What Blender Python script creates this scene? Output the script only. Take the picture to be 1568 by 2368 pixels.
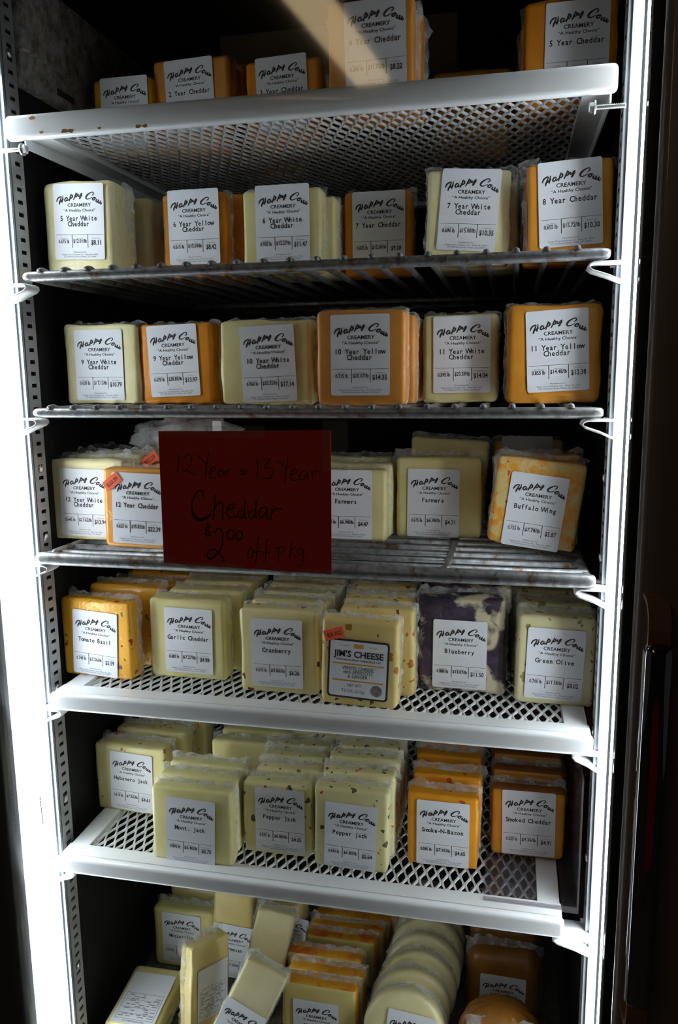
import bpy, bmesh, math, random
from mathutils import Vector, Matrix, noise
R = math.radians
for o in list(bpy.data.objects):
    bpy.data.objects.remove(o, do_unlink=True)
SC = bpy.context.scene
COL = SC.collection
Z0 = 1.85                       # height of the top pilaster slot above the shop floor

# ------------------------------------------------------------------ camera
F_PX, PITCH, YAW, ROLL = 1845.07, .1726, .2153, -.0111
CAM = Vector((.5129, -.7585, -.3455 + Z0))
def _axes():
    cy, sy = math.cos(YAW), math.sin(YAW)
    fwd, right, up = Vector((-sy, cy, 0)), Vector((cy, sy, 0)), Vector((0, 0, 1))
    f2 = fwd*math.cos(PITCH) - up*math.sin(PITCH)
    u2 = up*math.cos(PITCH) + fwd*math.sin(PITCH)
    return right*math.cos(ROLL) + u2*math.sin(ROLL), u2*math.cos(ROLL) - right*math.sin(ROLL), f2
CR, CU, CF = _axes()
cd = bpy.data.cameras.new('camera')
cd.sensor_fit = 'VERTICAL'; cd.sensor_height = 23.6; cd.lens = F_PX/2368*23.6
cd.clip_start = .02
cam = bpy.data.objects.new('camera', cd); COL.objects.link(cam)
m = Matrix((CR, CU, -CF)).transposed().to_4x4(); m.translation = CAM
cam.matrix_world = m
SC.camera = cam
def ray(px, py):
    return CF + CR*((px-784)/F_PX) - CU*((py-1184)/F_PX)
def at(px, py, Y):              # point of the depth plane Y that shows at a pixel
    d = ray(px, py); return CAM + d*((Y-CAM.y)/d.y)
def atz(px, py, z):             # point of the level plane z that shows at a pixel
    d = ray(px, py); return CAM + d*((z+Z0-CAM.z)/d.z)

# ------------------------------------------------------------------ world, exposure
w = bpy.data.worlds.new('world'); SC.world = w; w.use_nodes = True
w.node_tree.nodes['Background'].inputs[0].default_value = (.6, .55, .5, 1)
w.node_tree.nodes['Background'].inputs[1].default_value = .04
SC.view_settings.view_transform = 'Standard'; SC.view_settings.look = 'None'
SC.view_settings.gamma = 1; SC.view_settings.use_curve_mapping = False
SC.view_settings.exposure = 0
LAMP = 20.0                     # radiance of the two door lamps
CEIL = 5.0                      # radiance of the shop's ceiling lamp

# ------------------------------------------------------------------ materials
MATS = {}
def nt(name):
    mt = bpy.data.materials.new(name); mt.use_nodes = True
    n = mt.node_tree; b = n.nodes['Principled BSDF']
    MATS[name] = mt
    return mt, n, b
def lk(n, a, b): n.links.new(a, b)
def coords(n, scale=(1, 1, 1), rnd=True):
    tc = n.nodes.new('ShaderNodeTexCoord'); mp = n.nodes.new('ShaderNodeMapping')
    mp.inputs['Scale'].default_value = scale
    lk(n, tc.outputs['Object'], mp.inputs['Vector'])
    if rnd:
        oi = n.nodes.new('ShaderNodeObjectInfo'); ml = n.nodes.new('ShaderNodeMath'); ml.operation = 'MULTIPLY'
        ml.inputs[1].default_value = 7.
        lk(n, oi.outputs['Random'], ml.inputs[0]); lk(n, ml.outputs[0], mp.inputs['Location'])
    return mp.outputs['Vector']
def noise_n(n, vec, scale, detail=3, rough=.5, dist=0):
    t = n.nodes.new('ShaderNodeTexNoise'); lk(n, vec, t.inputs['Vector'])
    t.inputs['Scale'].default_value = scale; t.inputs['Detail'].default_value = detail
    t.inputs['Roughness'].default_value = rough; t.inputs['Distortion'].default_value = dist
    return t.outputs['Fac']
def ramp(n, fac, stops):
    r = n.nodes.new('ShaderNodeValToRGB'); lk(n, fac, r.inputs['Fac'])
    els = r.color_ramp.elements
    while len(els) < len(stops): els.new(.5)
    for e, (p, c) in zip(els, stops):
        e.position = p; e.color = (*c, 1) if len(c) == 3 else c
    return r.outputs['Color']
def mixc(n, fac, a, b):
    x = n.nodes.new('ShaderNodeMix'); x.data_type = 'RGBA'
    for s, v in ((x.inputs[0], fac), (x.inputs[6], a), (x.inputs[7], b)):
        if isinstance(v, (int, float)): s.default_value = v
        elif isinstance(v, tuple): s.default_value = (*v, 1)
        else: lk(n, v, s)
    return x.outputs[2]
def bump(n, h, strength, dist=.002):
    b = n.nodes.new('ShaderNodeBump'); b.inputs['Strength'].default_value = strength
    b.inputs['Distance'].default_value = dist; lk(n, h, b.inputs['Height'])
    return b.outputs['Normal']
def simple(name, col, rough=.5, metal=0, coat=0, var=0, vscale=30, bmp=0, bscale=80):
    mt, n, b = nt(name)
    b.inputs['Roughness'].default_value = rough; b.inputs['Metallic'].default_value = metal
    b.inputs['Coat Weight'].default_value = coat
    b.inputs['Base Color'].default_value = (*col, 1)
    if var or bmp:
        v = coords(n)
        if var:
            f = noise_n(n, v, vscale, 4)
            lk(n, ramp(n, f, [(.3, tuple(c*(1-var) for c in col)), (.7, tuple(min(1, c*(1+var)) for c in col))]), b.inputs['Base Color'])
        if bmp:
            lk(n, bump(n, noise_n(n, v, bscale, 3), bmp), b.inputs['Normal'])
    return mt
def emit(name, col, s):
    mt = bpy.data.materials.new(name); mt.use_nodes = True; n = mt.node_tree; n.nodes.clear()
    e = n.nodes.new('ShaderNodeEmission'); o = n.nodes.new('ShaderNodeOutputMaterial')
    e.inputs[0].default_value = (*col, 1); e.inputs[1].default_value = s
    lk(n, e.outputs[0], o.inputs[0]); MATS[name] = mt
    return mt
def cheese(name, col, col2=None, vscale=25, specks=(), gloss=.32, wrinkle=.5, marble=None):
    """vacuum packed cheese: mottled paste, optional inclusions, glossy wrap with wrinkles"""
    mt, n, b = nt(name)
    v = coords(n)
    col2 = col2 or tuple(c*.86 for c in col)
    c = ramp(n, noise_n(n, v, vscale, 4, .6), [(.35, col2), (.65, col)])
    if marble:
        mcol, ms, lo, hi = marble[:4]
        f = ramp(n, noise_n(n, v, ms, 4, .55, .8), [(lo, (0, 0, 0)), (hi, (1, 1, 1))])
        if len(marble) > 4: mcol = ramp(n, noise_n(n, v, ms*1.3, 4, .6, .5), [(.35, mcol), (.68, marble[4])])
        c = mixc(n, f, c, mcol)
    for i, (sc, ss, th) in enumerate(specks):
        vo = n.nodes.new('ShaderNodeTexVoronoi'); vo.inputs['Scale'].default_value = ss
        mp = n.nodes.new('ShaderNodeMapping'); mp.inputs['Location'].default_value = (i*3.1, i*1.7, i)
        mp.inputs['Scale'].default_value = (1, 1, .75); mp.inputs['Rotation'].default_value = (0, .5+i, 0)
        nz = n.nodes.new('ShaderNodeTexNoise'); nz.inputs['Scale'].default_value = ss*1.6
        lk(n, v, nz.inputs['Vector'])
        ad = n.nodes.new('ShaderNodeVectorMath'); ad.operation = 'MULTIPLY_ADD'
        ad.inputs[1].default_value = (.9/ss,)*3; lk(n, nz.outputs['Color'], ad.inputs[0]); lk(n, v, ad.inputs[2])
        lk(n, ad.outputs[0], mp.inputs['Vector']); lk(n, mp.outputs[0], vo.inputs['Vector'])
        # only some cells hold a piece, of varied size
        sp = n.nodes.new('ShaderNodeSeparateColor'); lk(n, vo.outputs['Color'], sp.inputs[0])
        ml = n.nodes.new('ShaderNodeMath'); ml.operation = 'MULTIPLY'; ml.inputs[1].default_value = th
        lk(n, sp.outputs[0], ml.inputs[0])
        lt = n.nodes.new('ShaderNodeMath'); lt.operation = 'LESS_THAN'
        lk(n, vo.outputs['Distance'], lt.inputs[0]); lk(n, ml.outputs[0], lt.inputs[1])
        c = mixc(n, lt.outputs[0], c, sc)
    lk(n, c, b.inputs['Base Color'])
    b.inputs['Roughness'].default_value = .55
    b.inputs['Specular IOR Level'].default_value = .3
    b.inputs['Coat Weight'].default_value = gloss; b.inputs['Coat Roughness'].default_value = .14
    wv = noise_n(n, v, 70, 3, .55, 1.2)
    lk(n, bump(n, wv, wrinkle, .003), b.inputs['Coat Normal'])
    lk(n, bump(n, noise_n(n, v, 160, 2), .12, .001), b.inputs['Normal'])
    return mt
CREAM, CREAM2 = (.75, .68, .35), (.66, .57, .25)
cheese('white_cheddar', (.82, .76, .46), (.72, .64, .32), wrinkle=1., gloss=.7)
cheese('pale_cheddar', CREAM, CREAM2)
cheese('orange_cheddar', (.74, .27, .012), (.62, .21, .008))
cheese('peach_cheddar', (.74, .31, .055), (.64, .25, .04))
cheese('amber_cheddar', (.76, .32, .03), (.64, .25, .018), wrinkle=.8, gloss=.5)
cheese('mild_cheddar', (.74, .36, .008), (.64, .29, .006))
cheese('farmers', (.78, .71, .36), (.70, .62, .27), gloss=.4)
cheese('buffalo', (.74, .58, .24), (.70, .52, .18), marble=((.82, .34, .03), 80, .42, .60), specks=[((.65, .12, .02), 120, .22)])
cheese('tomato_basil', (.85, .43, .03), (.78, .37, .02), specks=[((.28, .05, .01), 75, .28), ((.13, .12, .02), 85, .26)], wrinkle=.8, gloss=.7)
cheese('garlic', (.80, .74, .37), (.72, .65, .28), gloss=.45)
cheese('cranberry', (.78, .70, .36), (.70, .61, .28), specks=[((.13, .015, .025), 38, .24)], gloss=.45)
cheese('apricot', (.78, .62, .25), (.70, .53, .18), specks=[((.42, .16, .02), 70, .30), ((.12, .06, .015), 80, .24)])
cheese('blueberry', (.66, .60, .40), (.55, .48, .34), marble=((.012, .008, .020), 30, .39, .50, (.09, .06, .10)), wrinkle=.6, gloss=.3)
cheese('olive', (.74, .69, .43), (.66, .60, .34), specks=[((.30, .27, .08), 85, .42), ((.45, .08, .03), 95, .17)], wrinkle=.5)
cheese('habanero', (.80, .73, .38), (.72, .64, .29), specks=[((.62, .22, .03), 90, .26), ((.24, .20, .06), 90, .24)])
cheese('mont_jack', (.80, .74, .38), (.72, .65, .28))
cheese('pepper', (.80, .74, .41), (.72, .65, .31), specks=[((.10, .09, .03), 85, .32), ((.50, .08, .02), 95, .22)])
cheese('bacon', (.86, .37, .015), (.76, .30, .01), specks=[((.42, .08, .02), 62, .26)])
cheese('smoked', (.80, .36, .03), (.66, .26, .02))
cheese('smoked_rind', (.34, .11, .02), (.24, .07, .015))
cheese('mozz', (.80, .73, .35), (.72, .64, .26), gloss=.5)
cheese('parmesan', (.78, .64, .28), (.70, .55, .20), gloss=.6)
cheese('asiago', (.76, .69, .42), (.68, .60, .33), gloss=.6)
cheese('muenster', (.74, .63, .25), (.66, .54, .18))
cheese('muenster_rind', (.82, .42, .03), (.70, .30, .015), vscale=45, marble=((.62, .13, .01), 30, .52, .68))
cheese('provolone', (.78, .71, .40), (.70, .62, .32), gloss=.8, wrinkle=.8)
cheese('smoked_prov', (.34, .135, .014), (.24, .085, .008), gloss=.8, wrinkle=.7)
simple('paper', (.76, .79, .85), .6)
simple('ink', (.02, .02, .025), .7)
simple('grey_ink', (.16, .16, .18), .7)
simple('navy', (.02, .025, .035), .6)
simple('gold', (.72, .33, .02), .6)
simple('stamp_grey', (.20, .19, .17), .6, var=.4, vscale=300)
simple('sticker', (1.0, .15, .05), .5)
simple('white_enamel', (.72, .74, .76), .32, coat=.2, var=.03, vscale=12)
simple('clip_white', (.70, .71, .72), .4, var=.08, vscale=60)
simple('rust_mark', (.42, .24, .06), .8, var=.3, vscale=200)
simple('liner', (.0045, .005, .0055), .6)
MATS['liner'].node_tree.nodes['Principled BSDF'].inputs['Specular IOR Level'].default_value = .15
simple('alu', (.30, .33, .36), .35, metal=.5, var=.06, vscale=60)
simple('pilaster', (.36, .36, .36), .45, metal=.5, var=.12, vscale=80)
simple('zinc', (.62, .62, .62), .3, metal=.9)
simple('black_rubber', (.008, .008, .009), .6)
simple('frame_brown', (.17, .13, .115), .38, coat=.3)
simple('frame_black', (.075, .080, .090), .4)
simple('highlight_grey', (.25, .25, .25), .5)
simple('chrome', (.30, .30, .32), .07, metal=1)
simple('bronze', (.34, .18, .11), .35, metal=.6)
simple('red_card', (.72, .042, .034), .8, var=.06, vscale=40)
simple('marker', (.006, .005, .005), .6)
simple('cardboard', (.075, .052, .026), .8, var=.1, vscale=20)
simple('shop_wall', (.10, .09, .08), .8)
simple('shop_floor', (.09, .085, .08), .6, var=.2, vscale=3)
simple('red_paint', (.65, .02, .03), .35)
emit('lamp_glow', (.90, .97, 1.0), LAMP)
emit('ceiling_glow', (1.0, .74, .42), CEIL)
# galvanised, rusty wire
mt, n, b = nt('galvanised')
v = coords(n)
f = ramp(n, noise_n(n, v, 55, 5, .65), [(.54, (0, 0, 0)), (.66, (1, 1, 1))])
c = mixc(n, f, ramp(n, noise_n(n, v, 140, 3), [(.3, (.14, .145, .15)), (.7, (.27, .28, .29))]), (.10, .05, .02))
lk(n, c, b.inputs['Base Color']); b.inputs['Metallic'].default_value = .55; b.inputs['Roughness'].default_value = .42
lk(n, bump(n, noise_n(n, v, 220, 3), .4, .001), b.inputs['Normal'])
# dusty speckled rail
mt, n, b = nt('dusty_rail')
v = coords(n)
c = mixc(n, ramp(n, noise_n(n, v, 70, 5, .7), [(.42, (0, 0, 0)), (.62, (1, 1, 1))]), (.30, .28, .25), (.10, .08, .06))
lk(n, c, b.inputs['Base Color']); b.inputs['Roughness'].default_value = .7
# thin see-through plastics
def film(name, tint, alpha, rough=.15, crinkle=.6, scale=90, lo=.3, hi=.7, amax=None):
    mt, n, b = nt(name)
    v = coords(n)
    b.inputs['Base Color'].default_value = (*tint, 1); b.inputs['Roughness'].default_value = rough
    b.inputs['Specular IOR Level'].default_value = .6
    lk(n, bump(n, noise_n(n, v, scale, 4, .6, 1.), crinkle, .003), b.inputs['Normal'])
    tr = n.nodes.new('ShaderNodeBsdfTransparent'); mx = n.nodes.new('ShaderNodeMixShader')
    a2 = amax or min(1, alpha*2)
    fac = ramp(n, noise_n(n, v, scale*.8, 4, .6), [(lo, (alpha,)*3), (hi, (a2,)*3)])
    lk(n, fac, mx.inputs[0]); lk(n, tr.outputs[0], mx.inputs[1]); lk(n, b.outputs[0], mx.inputs[2])
    lk(n, mx.outputs[0], n.nodes['Material Output'].inputs[0])
    return mt
film('wrap', (.78, .80, .80), .08, amax=.55)
film('bag', (.75, .77, .79), .20, rough=.12, crinkle=1, scale=35, amax=.65)
film('tape', (.6, .6, .6), .05, rough=.2, crinkle=.1, amax=.09)
def clear(name, tint, extra=None):
    mt = bpy.data.materials.new(name); mt.use_nodes = True; n = mt.node_tree; n.nodes.clear()
    tr = n.nodes.new('ShaderNodeBsdfTransparent'); tr.inputs[0].default_value = (*tint, 1)
    gl = n.nodes.new('ShaderNodeBsdfGlossy'); gl.inputs['Roughness'].default_value = .045 if not extra else .08
    lw = n.nodes.new('ShaderNodeLayerWeight'); lw.inputs[0].default_value = .5
    pw = n.nodes.new('ShaderNodeMath'); pw.operation = 'POWER'; pw.inputs[1].default_value = 5
    fr = n.nodes.new('ShaderNodeMath'); fr.operation = 'MULTIPLY_ADD'; fr.inputs[1].default_value = .96; fr.inputs[2].default_value = .04
    lk(n, lw.outputs['Facing'], pw.inputs[0]); lk(n, pw.outputs[0], fr.inputs[0])
    mx = n.nodes.new('ShaderNodeMixShader'); o = n.nodes.new('ShaderNodeOutputMaterial')
    lk(n, fr.outputs[0], mx.inputs[0]); lk(n, tr.outputs[0], mx.inputs[1]); lk(n, gl.outputs[0], mx.inputs[2])
    last = mx
    if extra:
        df = n.nodes.new('ShaderNodeBsdfDiffuse'); df.inputs[0].default_value = (*extra[:3], 1)
        m2 = n.nodes.new('ShaderNodeMixShader'); m2.inputs[0].default_value = extra[3]
        lk(n, mx.outputs[0], m2.inputs[1]); lk(n, df.outputs[0], m2.inputs[2]); last = m2
    lk(n, last.outputs[0], o.inputs[0]); MATS[name] = mt
clear('glass', (.97, .98, .98))
clear('acrylic', (.70, .68, .70), (.35, .33, .35, .06))
SC.cycles.transparent_max_bounces = 32

# ------------------------------------------------------------------ mesh helpers
def mesh(name, verts, faces, mat, smooth=False, fm=None):
    me = bpy.data.meshes.new(name); me.from_pydata([tuple(v) for v in verts], [], faces)
    mats = mat if isinstance(mat, (list, tuple)) else [mat]
    for x in mats: me.materials.append(MATS[x])
    if fm: me.polygons.foreach_set('material_index', fm)
    if smooth: me.polygons.foreach_set('use_smooth', [True]*len(me.polygons))
    me.update(); return me
def obj(name, me, parent=None, loc=None, rot=None):
    o = bpy.data.objects.new(name, me); COL.objects.link(o)
    if parent: o.parent = parent
    if loc is not None: o.location = loc
    if rot is not None: o.rotation_euler = rot
    return o
def tag(o, label=None, cat=None, group=None, kind=None):
    if label: o['label'] = label
    if cat: o['category'] = cat
    if group: o['group'] = group
    if kind: o['kind'] = kind
    return o
def thing(name, label, cat, loc=(0, 0, 0), rot=(0, 0, 0), group=None):
    o = obj(name, None, None, loc, rot); o.empty_display_size = .02
    return tag(o, label, cat, group)
class MB:
    def __init__(s): s.v = []; s.f = []
    def box(s, a, b):
        i = len(s.v); (x0, y0, z0), (x1, y1, z1) = a, b
        s.v += [(x0, y0, z0), (x1, y0, z0), (x1, y1, z0), (x0, y1, z0), (x0, y0, z1), (x1, y0, z1), (x1, y1, z1), (x0, y1, z1)]
        s.f += [(i, i+3, i+2, i+1), (i+4, i+5, i+6, i+7), (i, i+1, i+5, i+4), (i+1, i+2, i+6, i+5), (i+2, i+3, i+7, i+6), (i+3, i, i+4, i+7)]
        return s
    def tube(s, pts, r, n=10, cap=True):
        pts = [Vector(p) for p in pts]; i0 = len(s.v)
        rs = r if isinstance(r, (list, tuple)) else [r]*len(pts)
        for k, p in enumerate(pts):
            t = (pts[min(k+1, len(pts)-1)] - pts[max(k-1, 0)]).normalized()
            a = Vector((0, 0, 1)) if abs(t.z) < .9 else Vector((0, 1, 0))
            u = t.cross(a).normalized(); w_ = t.cross(u)
            for j in range(n):
                an = 2*math.pi*j/n
                s.v.append(p + (u*math.cos(an) + w_*math.sin(an))*rs[k])
        for k in range(len(pts)-1):
            for j in range(n):
                a = i0+k*n+j; b = i0+k*n+(j+1) % n
                s.f.append((a, b, b+n, a+n))
        if cap:
            s.f.append(tuple(i0+j for j in range(n))[::-1]); s.f.append(tuple(i0+(len(pts)-1)*n+j for j in range(n)))
        return s
    def build(s, name, mat, parent=None, smooth=False, loc=None, rot=None):
        return obj(name, mesh(name, s.v, s.f, mat, smooth), parent, loc, rot)
def bevel_box(name, a, b, r, mat, parent=None, seg=3, edges=None):
    bm = bmesh.new(); bmesh.ops.create_cube(bm, size=1)
    for v in bm.verts:
        v.co = Vector([a[k] + (v.co[k]+.5)*(b[k]-a[k]) for k in range(3)])
    bmesh.ops.bevel(bm, geom=bm.edges[:], offset=r, segments=seg, profile=.5, affect='EDGES')
    me = bpy.data.meshes.new(name); bm.to_mesh(me); bm.free(); me.materials.append(MATS[mat])
    me.polygons.foreach_set('use_smooth', [True]*len(me.polygons))
    return obj(name, me, parent)
def rbox(w, h, d, r, mat, seed=0, wob=.0008, taper=0, fm=False, n=2):
    """rounded, slightly uneven block: x centred, front at y=0, base at z=0"""
    half = Vector((w/2, d/2, h/2))
    def ticks(L):
        rr = min(r, L*.98)
        inner = [-L+rr + (2*(L-rr))*k/5 for k in range(6)]
        return [-L, -L+rr*.25, -L+rr*.6] + inner + [L-rr*.6, L-rr*.25, L]
    T = [ticks(half[k]) for k in range(3)]
    idx = {}; verts = []; faces = []; fmi = []
    off = Vector((seed*1.37, seed*.71, seed*2.3))
    def vid(p):
        key = tuple(round(c, 6) for c in p)
        if key in idx: return idx[key]
        q = Vector([max(-half[k]+min(r, half[k]*.98), min(half[k]-min(r, half[k]*.98), p[k])) for k in range(3)])
        dv = Vector(p)-q
        if dv.length > 1e-9: dv.normalize()
        pos = q + dv*min(r, half.y*.98 if min(half) == half.y else r)
        pos += dv*wob*2.2*(1 if dv.y > -.6 else .12)*noise.noise(Vector(p)*28+off)
        pos.x *= 1 + taper*(pos.z/half.z)
        idx[key] = len(verts)
        verts.append((pos.x, pos.y+half.y, max(0, pos.z+half.z))); return idx[key]
    for ax in range(3):
        u, v = (ax+1) % 3, (ax+2) % 3
        for sgn in (-1, 1):
            for i in range(len(T[u])-1):
                for j in range(len(T[v])-1):
                    q = []
                    for (a_, b_) in ((i, j), (i+1, j), (i+1, j+1), (i, j+1)):
                        p = [0, 0, 0]; p[ax] = sgn*half[ax]; p[u] = T[u][a_]; p[v] = T[v][b_]; q.append(vid(p))
                    if sgn < 0: q.reverse()
                    faces.append(q); fmi.append(0 if ax == 1 else 1)
    return mesh('cheese', verts, faces, mat, True, fmi if fm else None)
def wrap_mesh(w, h, d, seed=0, ext=.006, yf=.7, r=.006, round_=False):
    """crinkled seal of the plastic pouch round the pack, flat at its foot"""
    rd = random.Random(seed); N = 88; verts = []; faces = []
    path = []
    per = 2*(w+h)
    for k in range(N):
        if round_:
            a = 2*math.pi*k/N; path.append((Vector((w/2*math.cos(a), 0, h/2+h/2*math.sin(a))), Vector((math.cos(a), 0, math.sin(a))))); continue
        s = per*k/N
        if s < w: p, nn = Vector((-w/2+s, 0, 0)), Vector((0, 0, -1))
        elif s < w+h: p, nn = Vector((w/2, 0, s-w)), Vector((1, 0, 0))
        elif s < 2*w+h: p, nn = Vector((w/2-(s-w-h), 0, h)), Vector((0, 0, 1))
        else: p, nn = Vector((-w/2, 0, h-(s-2*w-h))), Vector((-1, 0, 0))
        c = Vector((max(-w/2+r, min(w/2-r, p.x)), 0, max(r, min(h-r, p.z))))
        dv = p-c
        if dv.length > 1e-6 and abs(dv.x) > 1e-6 and abs(dv.z) > 1e-6: nn = dv.normalized(); p = c+nn*r
        path.append((p, nn))
    rings = [(-.0006, -.32), (.0012, -.14), (.5, 0), (1, .12)]
    for k, (p, nn) in enumerate(path):
        foot = max(0, min(1, p.z/.012))
        corner = 1 + (.45 if abs(p.x) > w/2-.012 and p.z > h-.014 and not round_ else 0)
        e = ext*.72*foot*corner*(.6 if abs(nn.x) > .8 else 1)*(.45+1.1*abs(noise.noise(Vector((k*.35, seed*3.1, 0))))+.35*rd.random())
        for (f_, yo) in rings:
            rad = f_ if abs(f_) < .01 else e*f_
            y = d*yf + yo*d*.6 + (.0035*noise.noise(Vector((k*.6, seed, f_*3))) + .0012*(rd.random()-.5))*(1 if f_ > .01 else .3)
            q = p + nn*rad
            verts.append((q.x, min(max(y, .002), d*1.0), max(.0004, q.z)))
    m_ = len(rings)
    for k in range(N):
        for j in range(m_-1):
            a = k*m_+j; b = ((k+1) % N)*m_+j
            faces.append((a, b, b+1, a+1))
    return mesh('wrapper', verts, faces, 'wrap', True)

# ------------------------------------------------------------------ lettering
TXT = {}
def text2d(s, offs=0.0):
    key = (s, offs)
    if key in TXT: return TXT[key]
    cu = bpy.data.curves.new('text', 'FONT'); cu.body = s; cu.size = 1; cu.resolution_u = 2; cu.offset = offs
    cu.fill_mode = 'FRONT'
    o = bpy.data.objects.new('text', cu); COL.objects.link(o)
    bpy.context.view_layer.update()
    dg = bpy.context.evaluated_depsgraph_get(); e = o.evaluated_get(dg); me = e.to_mesh()
    vs = [(v.co.x, v.co.y) for v in me.vertices]; fs = [tuple(p.vertices) for p in me.polygons]
    e.to_mesh_clear(); bpy.data.objects.remove(o); bpy.data.curves.remove(cu)
    TXT[key] = (vs, fs); return TXT[key]
class Print:
    """flat print in the x-z plane, facing -y; x right and z up in metres from the centre"""
    def __init__(s): s.v = []; s.f = []
    def text(s, t, x, z, size, width=None, align='C', offs=0.0, rot=0, sx=1.0):
        vs, fs = text2d(t, offs)
        if not vs: return s
        xs = [a for a, b in vs]; x0, x1 = min(xs), max(xs)
        k = size*sx if width is None else width/(x1-x0)
        ox = {'C': -(x0+x1)/2, 'L': -x0, 'R': -x1}[align]
        c, sn = math.cos(rot), math.sin(rot); i = len(s.v)
        for a, b in vs:
            u, w_ = (a+ox)*k, b*size
            s.v.append((x+u*c-w_*sn, 0, z+u*sn+w_*c))
        s.f += [tuple(i+j for j in f) for f in fs]; return s
    def mono(s, t, x, z, size, cell, offs=.022):
        for k, ch in enumerate(t):
            if ch != ' ': s.text(ch, x+(k-(len(t)-1)/2)*cell, z, size, offs=offs, sx=.86)
        return s
    def rect(s, x0, z0, x1, z1, y=0):
        i = len(s.v); s.v += [(x0, y, z0), (x1, y, z0), (x1, y, z1), (x0, y, z1)]; s.f.append((i, i+1, i+2, i+3)); return s
    def stroke(s, pts, wd, sub=5):
        """smooth brush stroke through points (x, z[, width factor])"""
        P = [Vector((p[0], p[1], p[2] if len(p) > 2 else 1)) for p in pts]
        if len(P) > 2:
            Q = []
            for k in range(len(P)-1):
                a, b, c, d = P[max(k-1, 0)], P[k], P[k+1], P[min(k+2, len(P)-1)]
                for j in range(sub):
                    t = j/sub
                    Q.append(.5*((2*b) + (c-a)*t + (2*a-5*b+4*c-d)*t*t + (3*b-3*c+d-a)*t**3))
            Q.append(P[-1]); P = Q
        i = len(s.v)
        for k, p in enumerate(P):
            t = P[min(k+1, len(P)-1)] - P[max(k-1, 0)]; t.z = 0
            t = t.normalized() if t.length > 1e-9 else Vector((1, 0, 0))
            nn = Vector((-t.y, t.x)); hw = wd*max(.2, p.z)/2
            s.v += [(p.x+nn.x*hw, 0, p.y+nn.y*hw), (p.x-nn.x*hw, 0, p.y-nn.y*hw)]
        for k in range(len(P)-1): s.f.append((i+2*k, i+2*k+1, i+2*k+3, i+2*k+2))
        return s
    def mesh(s, name, mat): return mesh(name, s.v, s.f, mat)
def rrect(w, h, r, t=.0004, name='label', mat='paper', n=4):
    pts = []
    for cx, cz, a0 in ((w/2-r, h/2-r, 0), (-w/2+r, h/2-r, 90), (-w/2+r, -h/2+r, 180), (w/2-r, -h/2+r, 270)):
        for k in range(n+1):
            a = R(a0+90*k/n); pts.append((cx+r*math.cos(a), cz+r*math.sin(a)))
    N = len(pts)
    v = [(x, 0, z) for x, z in pts] + [(x, t, z) for x, z in pts]
    f = [tuple(range(N))] + [tuple(range(2*N-1, N-1, -1))] + [(k, k+N, (k+1) % N+N, (k+1) % N) for k in range(N)]
    return mesh(name, v, f, mat)
LW, LH = .059, .0785
LABEL = rrect(LW, LH, .0022)
def brush_logo(P):
    u = LW/1070.
    def S(pts, wd=22): P.stroke([((p[0]-805)*u, (952-p[1])*u)+tuple(p[2:]) for p in pts], wd*u)
    S([(345, 578, .7), (352, 545, 1.2), (380, 505, 1.3), (425, 482, 1), (448, 478, .6)])
    S([(448, 478, .8), (428, 535, 1.2), (402, 600, 1.3), (396, 632, .6)])
    S([(388, 580, .6), (435, 562, 1.2), (492, 528, .9)])
    S([(482, 462, .5), (474, 520, 1.2), (455, 592, 1.2)])
    S([(572, 500), (540, 506, 1.2), (519, 545, 1.3), (535, 567), (565, 542, .9), (580, 504, .8), (570, 545, 1.2), (586, 552), (614, 522, .5)])
    S([(660, 428, .6), (640, 490, 1.3), (612, 572, .8)]); S([(642, 475, .7), (668, 455), (686, 470, 1.3), (668, 508, 1.1), (640, 518, .7), (700, 492, .5)])
    S([(768, 408, .6), (745, 470, 1.3), (704, 547, .8)]); S([(745, 452, .7), (772, 434), (790, 446, 1.3), (775, 482, 1.1), (748, 496, .7), (806, 466, .5)])
    S([(822, 440), (812, 474, 1.2), (836, 478), (862, 440, .7), (892, 422)]); S([(892, 422), (866, 480, 1.3), (848, 518), (828, 524, .7), (850, 490, .5), (902, 458, .5)])
    S([(1100, 470, .7), (1135, 442), (1130, 412, .8), (1082, 414, .9), (1010, 455, 1.5), (975, 500, 1.6), (990, 532, 1.1), (1042, 530, .8), (1104, 500, .5)])
    S([(1165, 508), (1128, 516, 1.3), (1110, 540, 1.3), (1134, 556), (1166, 536), (1162, 508), (1192, 522, .5)], 22)
    S([(1206, 538), (1186, 574, 1.4), (1206, 592), (1236, 568), (1246, 548), (1228, 594, 1.4), (1246, 612), (1276, 588), (1288, 570, .8), (1270, 612, 1.4), (1292, 630), (1306, 598, .6)], 22)
def common_print(full=True):
    P = Print(); brush_logo(P); u = LW/1070.
    X = lambda x: (x-805)*u
    Zp = lambda z: (952-z)*u
    P.text('CREAMERY', X(825), Zp(672), .0052, width=500*u, offs=.018)
    P.text('“A Healthy Choice”', X(825), Zp(762), .0040, width=680*u, offs=.012)
    if full:
        P.rect(X(300), Zp(1199), X(1320), Zp(1193)); P.rect(X(643), Zp(1442), X(655), Zp(1197)); P.rect(X(983), Zp(1440), X(994), Zp(1197))
    return P.mesh('printed_logo', 'ink')
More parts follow.
